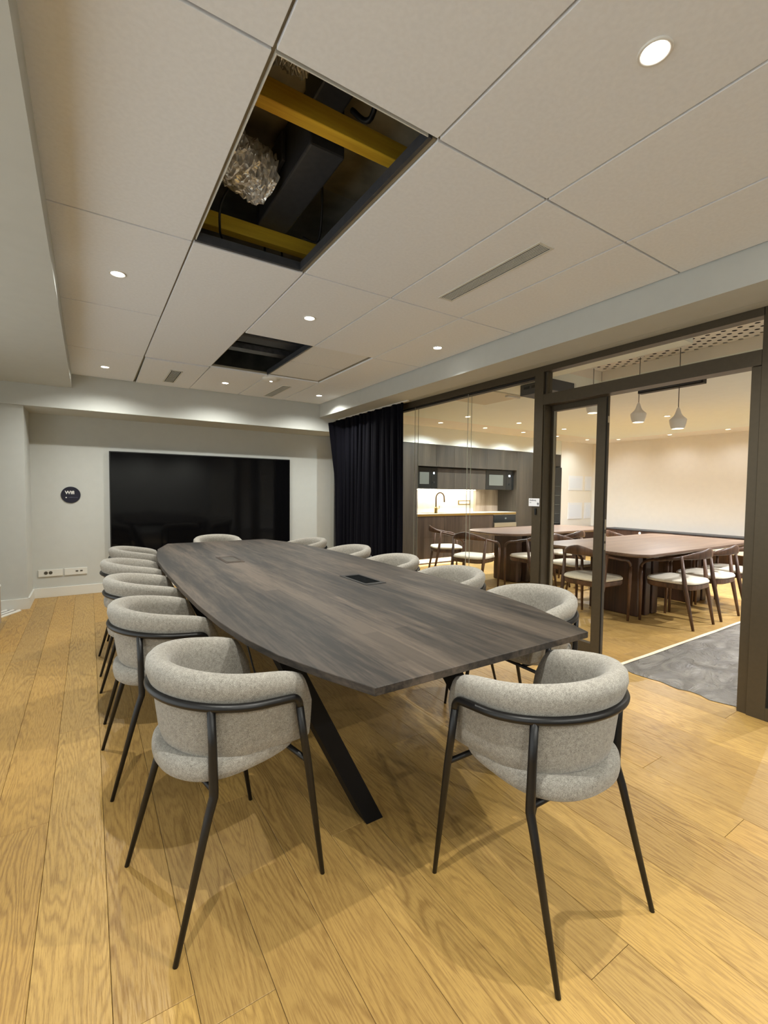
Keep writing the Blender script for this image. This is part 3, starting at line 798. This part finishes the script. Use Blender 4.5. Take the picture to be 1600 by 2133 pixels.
def make_chair(label, loc, rz, group):
    c = thing('meeting_chair', label, 'chair', loc, rz, group)
    obj('backrest', shell_bm(), M['fabric'], c, smooth=True)
    obj('seat', seat_bm(), M['fabric'], c, smooth=True)
    obj('hoop', ring_bm(), M['blackmetal'], c, smooth=True)
    for sx in (-1, 1):
        obj('leg', tube(bmesh.new(), [(sx*.262, .1465, .617), (sx*.2615, .165, .50), (sx*.259, .182, .41), (sx*.254, .245, .0)], [.0125, .0125, .0125, .0075], 12), M['blackmetal'], c, smooth=True)
        yj = .023-.233*math.sqrt(1-(.209/.262)**2)
        obj('leg', tube(bmesh.new(), [(sx*.209, yj, .672), (sx*.209, yj+.004, .56), (sx*.209, -.111, .43), (sx*.210, -.112, .412), (sx*.214, -.130, .36), (sx*.23, -.23, .0)],
                        [.012, .0125, .0135, .0135, .0125, .0075], 12), M['blackmetal'], c, smooth=True)
    f = bmesh.new()
    tube(f, [(-.209, -.108, .425), (.209, -.108, .425)], .009, 8); tube(f, [(-.259, .175, .428), (.259, .175, .428)], .009, 8)
    tube(f, [(-.12, -.108, .427), (-.12, .175, .430)], .009, 8); tube(f, [(.12, -.108, .427), (.12, .175, .430)], .009, 8)
    obj('seat_frame', f, M['blackmetal'], c, smooth=True)
    return c
GC = 'grey upholstered chairs round the meeting table'
chair = make_chair('grey tub chair at the near left, back turned, closest to the table corner', (.36, 1.568, 0), -1.379, GC)
for loc, rz, lab in (
    ((1.227, .918, 0), -.005, 'grey tub chair at the near end of the table, back to the camera'),
    ((.280, 2.40, 0), -PI/2+.05, 'grey tub chair on the left side, second from the near end'),
    ((.280, 3.14, 0), -PI/2+.02, 'grey tub chair on the left side, third from the near end'),
    ((.280, 3.90, 0), -PI/2, 'grey tub chair on the left side, fourth from the near end'),
    ((.36, 4.72, 0), -PI/2-.06, 'grey tub chair on the left side, last before the screen'),
    ((2.0, 1.63, 0), PI/2-.04, 'grey tub chair on the glass side, first, in front of the door leaf'),
    ((2.07, 2.36, 0), PI/2, 'grey tub chair on the glass side, second, seen over the table edge'),
    ((2.07, 3.085, 0), PI/2, 'grey tub chair on the glass side, third, below the kitchen sink'),
    ((2.07, 3.84, 0), PI/2, 'grey tub chair on the glass side, fourth, in front of the curtain'),
    ((2.0, 4.66, 0), PI/2+.05, 'grey tub chair on the glass side, last, at the curtain edge'),
    ((1.235, 5.42, 0), PI, 'grey tub chair at the far end of the table, in front of the screen')):
    dup(chair, loc, rz, lab, GC)

# ================================================================== LOUNGE FURNITURE
def make_lounge_chair(label, loc, rz, group):
    c = thing('wooden_armchair', label, 'chair', loc, rz, group)
    s = bmesh.new(); rings = []
    for sc_, z in ((.90, .425), (1.0, .432), (1.0, .448), (.95, .462), (.5, .468)):
        rg = []
        for k in range(40):
            t = 2*PI*k/40; x = .245*abs(math.cos(t))**.55*(1 if math.cos(t) >= 0 else -1); y = .235*abs(math.sin(t))**.55*(1 if math.sin(t) >= 0 else -1)
            rg.append((x*sc_*(1+.06*y/.235), y*sc_, z))
        rings.append(rg)
    obj('seat', loft(s, rings), M['seatcream'], c, smooth=True)
    s = bmesh.new(); rings = []
    for sc_, z in ((.93, .375), (.97, .385), (.98, .4245)):
        rg = []
        for k in range(32):
            t = 2*PI*k/32; x = .245*abs(math.cos(t))**.5*(1 if math.cos(t) >= 0 else -1); y = .235*abs(math.sin(t))**.5*(1 if math.sin(t) >= 0 else -1)
            rg.append((x*sc_*(1+.06*y/.235), y*sc_, z))
        rings.append(rg)
    obj('seat_frame', loft(s, rings), M['walnut'], c)
    pts, ra, rb = [], [], []
    n = 60
    for k in range(n+1):
        u = -1+2*k/n; au = abs(u); sg_ = 1 if u >= 0 else -1
        if au > .62:
            v = (au-.62)/.38; an = v*PI/2
            x = sg_*(.278-.006*v); y = .07+.16*math.sin(an)*1.0; z = .645-.09*(1-math.cos(an))
        else:
            v = au/.62; an = v*PI/2
            x = sg_*.278*math.sin(an)**.85; y = .07-.335*math.cos(an); z = .735-.09*v**1.2
        pts.append((x, y, z)); fb = max(0, 1-au/.38)
        ra.append(.0125); rb.append(.0145+.036*fb**.8)
    bm = bmesh.new(); rings = []
    P_ = [Vector(p) for p in pts]; m = len(P_)
    for i, p in enumerate(P_):
        t = (P_[min(i+1, m-1)]-P_[max(i-1, 0)]).normalized(); side = Vector((0, 0, 1)).cross(t)
        side = side.normalized() if side.length > .2 else Vector((1, 0, 0)); up_ = t.cross(side).normalized()
        rings.append([p+side*math.cos(a_)*ra[i]+up_*(math.sin(a_)*rb[i]) for a_ in [2*PI*k/12 for k in range(12)]])
    obj('arm_rail', loft(bm, rings), M['walnut'], c, smooth=True)
    for sx in (-1, 1):
        obj('leg', tube(bmesh.new(), [(sx*.272, .232, .56), (sx*.268, .232, .40), (sx*.258, .235, .0)], [.0145, .018, .012], 12), M['walnut'], c, smooth=True)
        obj('leg', tube(bmesh.new(), [(sx*.235, -.128, .705), (sx*.225, -.165, .40), (sx*.215, -.245, .0)], [.013, .021, .012], 12), M['walnut'], c, smooth=True)
    return c
GL = 'wooden armchairs with cream seats in the lounge'
lch = make_lounge_chair('wooden armchair with cream seat nearest the doorway, back towards the grey floor film', (5.03, 2.245, 0), 0, GL)
for loc, rz, lab in (
    ((5.64, 2.245, 0), 0, 'wooden armchair second along the front of the rectangular lounge table'),
    ((6.27, 2.25, 0), 0, 'wooden armchair third along the front, cut off by the door post'),
    ((4.385, 2.78, 0), -PI/2, 'wooden armchair with whitest seat at the left end of the rectangular table'),
    ((5.02, 3.44, 0), PI, 'wooden armchair behind the rectangular table, at its left'),
    ((6.2, 3.45, 0), PI+.03, 'wooden armchair behind the rectangular table, right of the door leaf'),
    ((4.36, 4.50, 0), -PI/2+.35, 'wooden armchair at the left end of the rounded table, nearer one'),
    ((4.72, 5.48, 0), -PI/2-.5, 'wooden armchair at the left end of the rounded table, by the kitchen cabinets'),
    ((5.06, 4.10, 0), -.05, 'wooden armchair before the rounded table, left of the partition post'),
    ((5.78, 4.12, 0), .05, 'wooden armchair before the rounded table, seen through the door leaf')):
    dup(lch, loc, rz, lab, GL)
def rrect(x0, x1, y0, y1, r, n=8):
    out = []
    for cx, cy, a0 in ((x1-r, y1-r, 0), (x0+r, y1-r, PI/2), (x0+r, y0+r, PI), (x1-r, y0+r, 1.5*PI)):
        for k in range(n+1): a = a0+PI/2*k/n; out.append((cx+r*math.cos(a), cy+r*math.sin(a)))
    return out
def slab(bm, pl, z0, z1, ch=.012):
    cx = sum(p[0] for p in pl)/len(pl); cy = sum(p[1] for p in pl)/len(pl)
    def ins(d): return [(cx+(x-cx)*(1-d/max(.4, abs(x-cx)+.3)), cy+(y-cy)*(1-d/max(.4, abs(y-cy)+.3))) for x, y in pl]
    return loft(bm, [[(x, y, z) for x, y in q] for q, z in ((ins(ch*2), z0), (ins(0), z0+ch), (ins(0), z1-.003), (ins(.003), z1))])
lt = thing('lounge_table', 'walnut rectangular lounge table with rounded corners, seen through the doorway', 'table', (5.55, 2.80, 0))
obj('tabletop', slab(bmesh.new(), rrect(-1.30, 1.30, -.62, .60, .17), .705, .74, .014), M['walnut_top'], lt)
for bx in (-.52, .66):
    for dx, dy, w_, d2 in ((-.14, .05, .09, .30), (0, -.03, .10, .34), (.15, -.12, .11, .28)):
        obj('base_panel', B(bx+dx-w_/2, bx+dx+w_/2, max(-.265, dy-d2), min(.33, dy+d2-.05), 0, .704, .01), M['walnut_dark'], lt)
lt2 = thing('lounge_table', 'dark walnut table with rounded end in front of the kitchen cabinets', 'table', (5.95, 4.68, 0))
obj('tabletop', slab(bmesh.new(), rrect(-1.25, 1.25, -.48, .48, .34, 12), .705, .74, .014), M['walnut_top'], lt2)
for bx in (-.55, .65):
    for dx, w_, d2 in ((-.17, .12, .22), (0, .16, .28), (.19, .12, .22)):
        obj('base_panel', B(bx+dx-w_/2, bx+dx+w_/2, -d2, d2, 0, .7, .012), M['walnut_dark'], lt2)

# banquette along far wall
bq = thing('banquette', 'long brown wooden bench back along the cream lounge wall', 'bench', (9.98, 1.6, 0))
obj('back_panel', B(-.38, -.005, -3.9, 4.22, .25, .535), M['walnut_dark'], bq)
obj('cap', B(-.40, -.005, -3.9, 4.22, .5355, .552), M['duct'], bq)
obj('seat', B(-.80, -.381, -3.9, 4.22, .28, .36, .01), M['seatcream'], bq)
obj('plinth', B(-.36, -.005, -3.9, 4.22, 0, .2495), M['walnut_dark'], bq)
obj('led_strip', B(-.385, -.3805, -3.9, 4.22, .256, .272), M['ledstrip'], bq)
for k, (y, lab) in enumerate(((5.05, 'left small round wall lamp on the bench back'), (4.15, 'right small round wall lamp on the bench back'))):
    b = bmesh.new(); lathe(b, [(0, .014), (.020, .014), (.024, 0), (0, 0)], 20)
    o = obj('bench_lamp', b, M['lamp_glow'], loc=(9.598, y, .49)); o.rotation_euler = (0, -PI/2, 0)
    tag(o, lab, 'lamp', 'small lamps on the bench back')
# posters
for (x, z0, z1, lab) in ((9.09, 1.37, 1.70, 'upper left'), (9.70, 1.37, 1.70, 'upper right'), (9.09, .72, 1.09, 'lower left'), (9.70, .72, 1.09, 'lower right')):
    p = thing('print', lab+' white print on the cream wall beyond the kitchen', 'print', (x, 6.4, z0), group='four white prints on the lounge wall')
    ww = .52 if x < 9.5 else .26
    obj('sheet', B(0, ww, -.008, -.001, 0, z1-z0), M['paper'], p)
    obj('image', B(.05, ww-.05, -.0095, -.0082, .05, z1-z0-.05), plain('faint_print', srgb(232, 237, 248), .5), p)

# pendants
def pendant(label, x, y, zb, cord_top):
    p = thing('pendant_lamp', label, 'lamp', (x, y, zb), group='white pendant lamps over the lounge table')
    prof = [(.070, .0), (.078, .012), (.092, .055), (.100, .098), (.098, .106), (.085, .118), (.064, .135), (.046, .155), (.034, .178), (.026, .205), (.017, .228), (.010, .24), (.004, .245)]
    prof = [(r*.74, z*.84) for r, z in prof]
    b = bmesh.new(); lathe(b, prof, 40); lathe(b, [(.0518, .0), (.049, .003), (.064, .08), (.0, .084)], 40)
    obj('shade', b, M['lamp'], p, smooth=True)
    b = bmesh.new(); lathe(b, [(0, .010), (.050, .010)], 28); obj('diffuser', b, M['lightwarm'], p)
    obj('cord', tube(bmesh.new(), [(0, 0, .20), (0, 0, cord_top-zb)], .0035, 6), M['cable'], p)
    obj('ceiling_rose', lathe(bmesh.new(), [(0, -.012), (.03, -.012), (.034, 0), (0, 0)], 20, (0, 0, cord_top-zb)), M['white'], p)
    spot('lamp', (0, 0, -.005), 22, LOU_COL, p, 130, .8, .05)
    return p
pendant('white pendant lamp hanging highest, half hidden by the door leaf', 4.76, 3.07, 2.20, 2.708)
pendant('white pendant lamp in the middle, left one seen through the doorway', 4.76, 2.56, 2.036, 2.708)
pendant('white pendant lamp hanging lowest, right one in the doorway', 4.76, 2.18, 1.93, 2.708)

# ceiling units
cu2 = thing('ceiling_unit', 'dark grey air unit with slots under the lounge ceiling behind the transom', 'air unit', (4.07, 3.12, 2.325))
obj('casing', B(-.20, .17, -.17, .22, 0, .114, .004), M['duct'], cu2); obj('end_cap', B(.171, .20, -.172, .22, 0, .114), M['offwhite'], cu2)
for k in range(3): obj('slot', B(-.2035, -.2005, -.10+.1*k, -.03+.1*k, .06, .085), M['dark'], cu2)
cu3 = thing('ceiling_cassette', 'beige square air cassette in the lounge ceiling behind the left glass panes', 'air unit', (3.98, 3.98, 2.438))
obj('frame', B(-.33, .33, -.31, .31, -.012, 0, .002), plain('beige_grille', srgb(214, 206, 186), .6), cu3)
obj('flap', B(.10, .30, -.29, -.24, -.03, -.013), M['offwhite'], cu3)
cu4 = thing('air_grille', 'long black slot grille on the ceiling edge behind the door header', 'air vent', (4.96, 2.375, 2.355))
obj('casing', B(-.012, .058, -.32, .30, .015, .13, .002), M['bronzedark'], cu4)
for k in range(3): obj('blade', B(-.016, -.0125, -.30, .28, .03+.03*k, .04+.03*k), M['duct'], cu4)
# lounge downlights
GK = 'small downlights in the kitchen ceiling'; GF = 'small downlights along the lounge wall'
for k, x in enumerate((3.95, 4.94, 5.97, 6.98, 7.99, 9.02)):
    make_downlight('downlight', 'kitchen row downlight above the cabinets, '+('behind the curtain', 'first seen from the curtain', 'second from the curtain', 'third from the curtain', 'fourth, behind the partition post', 'fifth, seen through the door leaf')[k],
                   (x, 5.925, 2.455), M['lightwarm'], KIT_W if k < 5 else 26, KIT_COL, GK, r=.05)
for k, y in enumerate((5.49, 4.47, 3.51, 2.5, 1.5)):
    make_downlight('downlight', 'lounge wall downlight, '+('first right of the door leaf', 'middle one in the doorway', 'third, right in the doorway', 'fourth, behind the door post', 'fifth, beyond the door post')[k],
                   (9.46, y, 2.455), M['lightwarm'], (8, 13, 13, 13, 13)[k], LOU_COL, GF, r=.05)
for k, (x, y) in enumerate(((4.82, 5.15), (5.92, 5.12), (7.1, 5.12), (7.1, 3.4), (7.1, 1.6), (5.6, .6), (7.1, -.2))):
    make_downlight('downlight', 'sand ceiling downlight, '+('left one behind the glass joints', 'right one beside the partition post', 'third over the rounded table', 'beyond the rectangular table', 'over the walkway', 'over the grey floor film', 'far side of the walkway')[k],
                   (x, y, 2.44), M['lightwarm'], LOU_W if k > 1 else KIT_W, LOU_COL, 'downlights in the sand coloured ceiling', r=.05)

# ================================================================== KITCHEN
kt = 'run of grey-brown kitchen cabinets'
def cab(name, label, x0, x1, z0, z1, y0=6.4, y1=6.98, doors=1, mat='cabinet', gap=.003, dname='door'):
    c = thing(name, label, 'cabinet', ((x0+x1)/2, y0, z0), group=kt)
    hw = (x1-x0)/2
    obj('body', B(-hw+.001, hw-.001, .021, y1-y0, 0, z1-z0-.001), M[mat], c)
    wd = 2*hw/doors
    for k in range(doors): obj(dname, B(-hw+wd*k+gap/2, -hw+wd*(k+1)-gap/2, 0, .02, .001, z1-z0-.003, .001), M[mat], c)
    return c
cab('tall_cabinet', 'tall grey-brown cabinet left of the kitchen niche, beside the curtain', 3.4, 4.83, .10, 2.15, doors=2)
cab('tall_cabinet', 'tall grey-brown cabinet right of the kitchen niche', 7.37, 8.48, .10, 2.15, doors=2)
cab('wall_cabinet', 'top row of grey-brown doors above the kitchen niche', 4.83, 7.37, 1.757, 2.15, doors=6)
cab('fridge_cabinet', 'narrow grey-brown cupboard above the black fridge', 8.482, 8.79, 1.89, 2.15)
ou = cab('wall_cabinet', 'grey-brown middle cupboard between the two ovens above the worktop', 5.34, 6.56, 1.357, 1.745, y0=6.47, doors=3)
def oven(label, x0, x1, z0, z1):
    o = thing('oven', label, 'oven', ((x0+x1)/2, 6.47, z0)); h = (x1-x0)/2; H_ = z1-z0
    obj('body', B(-h+.001, h-.001, .02, .5, 0, H_), M['appliance'], o)
    obj('door', B(-h+.002, h*.45, 0, .0195, .004, H_-.004, .002), M['appliance'], o)
    obj('door_window', B(-h+.09, h*.22, -.003, -.0005, .085, H_-.09), M['appwin'], o)
    obj('control_panel', B(h*.46, h-.002, 0, .0195, .004, H_-.004, .002), M['appliance'], o)
    obj('display', B(h*.62, h*.74, -.002, -.0005, H_-.12, H_-.085), M['indicator'], o)
    b = bmesh.new(); lathe(b, [(0, .012), (.018, .012), (.018, 0), (0, 0)], 16); k = obj('knob', b, M['cable'], o); k.rotation_euler = (PI/2, 0, 0); k.location = (h*.68, -.0002, .12)
oven('black built-in oven left of the middle cupboard', 4.84, 5.335, 1.357, 1.745)
oven('black built-in oven at the right of the niche', 6.565, 7.36, 1.357, 1.745)
cab('base_cabinet', 'low brown cupboards under the kitchen sink', 4.83, 6.72, .10, .868, doors=3, mat='cabinet_low')
dw = thing('dishwasher', 'low built-in appliance with brass strip right of the sink cupboards', 'dishwasher', (7.045, 6.4, .10), group=kt)
obj('body', B(-.32, .32, .021, .58, 0, .765), M['cabinet_low'], dw); obj('door', B(-.319, .319, 0, .02, .002, .50), M['cabinet_low'], dw)
obj('control_panel', B(-.315, .315, -.004, .018, .615, .755), M['appliance'], dw); obj('handle', B(-.315, .315, -.03, .0, .515, .60, .004), M['steel'], dw); obj('trim_strip', B(-.315, .315, -.006, .018, .757, .764), M['steel'], dw)
obj('display', B(.0, .05, -.0055, -.0045, .67, .70), M['appwin'], dw)
wt = thing('worktop', 'pale stone kitchen worktop with brass edge', 'worktop', (6.1, 6.4, .87))
obj('slab', B(-1.268, 1.268, .0, .585, 0, .038), M['worktop'], wt); obj('brass_edge', B(-1.268, 1.268, -.010, -.0005, -.004, .034), M['brass'], wt)
obj('sink_bowl', B(-.95, -.35, .12, .45, .0385, .040), M['appliance'], wt)
bs = obj('backsplash', B(4.832, 6.72, 6.96, 6.985, .909, 1.356), M['marble']); tag(bs, 'white marble splashback glowing behind the tap', 'splashback')
sp = obj('wood_panel', B(6.722, 7.368, 6.90, 6.985, .909, 1.356), M['panel_light']); tag(sp, 'pale wood panel right of the marble splashback', 'panel')
so = thing('socket_plate', 'white socket plate on the marble splashback', 'socket', (6.42+.35, 6.96, 1.03)); so.location = (6.45, 6.96, 1.05)
obj('plate', B(-.16, .16, -.008, -.001, 0, .085, .002), M['brass'], so); obj('outlet', B(-.14, .14, -.010, -.0085, .015, .07), M['marble'], so)
ls = obj('led_strip', B(4.85, 6.70, 6.90, 6.915, 1.343, 1.352), M['ledstrip']); tag(ls, 'bright led strip under the kitchen wall cupboards', 'light strip')
area('niche_light', (5.78, 6.80, 1.345), 1.85, .05, 13, (1, .96, .88))
area('toe_light', (6.1, 6.42, .085), 2.5, .05, 28, (1, .84, .62), rot=(.5, 0, 0))
pl_ = obj('plinth', B(4.84, 8.48, 6.55, 6.98, 0, .099), M['panel_light']); tag(pl_, 'recessed lit plinth below the kitchen cabinets', 'plinth')
pl2 = obj('plinth', B(3.4, 4.838, 6.46, 6.98, 0, .099), M['dark']); tag(pl2, 'dark recessed plinth under the tall cabinet by the curtain', 'plinth')
fc = thing('kitchen_tap', 'tall arched brass kitchen tap over the sink', 'tap', (5.52, 6.72, .909))
pts = [(0, 0, 0), (0, 0, .28)]+[(.0+.10-.10*math.cos(a), 0, .28+.10*math.sin(a)) for a in [PI*k/12 for k in range(1, 13)]]+[(.205, 0, .20)]
obj('spout', tube(bmesh.new(), pts, .013, 12), M['oldbrass'], fc, smooth=True)
obj('base', lathe(bmesh.new(), [(0, 0), (.03, 0), (.03, .09), (.018, .11), (0, .11)], 20), M['brass'], fc)
obj('lever', tube(bmesh.new(), [(.02, 0, .07), (.08, 0, .075), (.085, 0, .13)], .007, 8), M['brass'], fc)
fr_ = thing('fridge', 'black glass-door drinks fridge beside the tall cabinet', 'fridge', (8.64, 6.4, 0))
obj('body', B(-.155, .155, .021, .58, .02, 1.87), M['appliance'], fr_); obj('door', B(-.155, .155, -.03, .02, .03, 1.865, .004), M['appliance'], fr_)
for k in range(6): obj('shelf', B(-.10, .10, -.034, -.0305, .45+.2*k, .458+.2*k), M['appwin'], fr_)
sl = thing('side_counter', 'low brown wooden bench below the white prints', 'bench', (9.2, 6.4, 0))
obj('top', B(-.40, .77, -.50, 0-.002, .50, .54), M['walnut_top'], sl); obj('body', B(-.38, .74, -.46, -.003, 0, .4995), M['walnut_dark'], sl)

# ================================================================== FLOOR FILM
fm = bmesh.new(); rf = random.Random(9); nx_, ny_ = 60, 50; gv = []
for i in range(nx_+1):
    r = []
    for j in range(ny_+1):
        x = 3.30+(8.8-3.30)*(i/nx_)**1.3; y = 1.87-(1.87+1.2)*j/ny_
        if i == 0: x += .015*math.sin(j*1.7)+rf.uniform(-.008, .008)
        z = .0035+(.006*max(0, math.sin(x*7+y*5+2*math.sin(y*3+x)))**4+rf.uniform(0, .0016) if 0 < i < nx_ and 0 < j < ny_ else 0)
        r.append(fm.verts.new((x, y, z)))
    gv.append(r)
for i in range(nx_):
    for j in range(ny_): fm.faces.new((gv[i][j], gv[i+1][j], gv[i+1][j+1], gv[i][j+1]))
ff = thing('floor_protection', 'crinkled grey plastic film taped over the floor beyond the doorway', 'floor cover', (0, 0, 0))
obj('film', fm, M['film'], ff, smooth=True)
tp = bmesh.new(); pr = []
for k in range(41):
    x = 3.32+5.5*k/40; pr.append((x, 1.905+.002*math.sin(k*1.3), 1.865+.003*math.sin(k*.9+1)))
for a, b in zip(pr, pr[1:]):
    tp.faces.new([tp.verts.new(v) for v in ((a[0], a[2], .0085), (b[0], b[2], .0085), (b[0], b[1], .0025), (a[0], a[1], .0025))])
obj('tape', tp, M['tape'], ff)
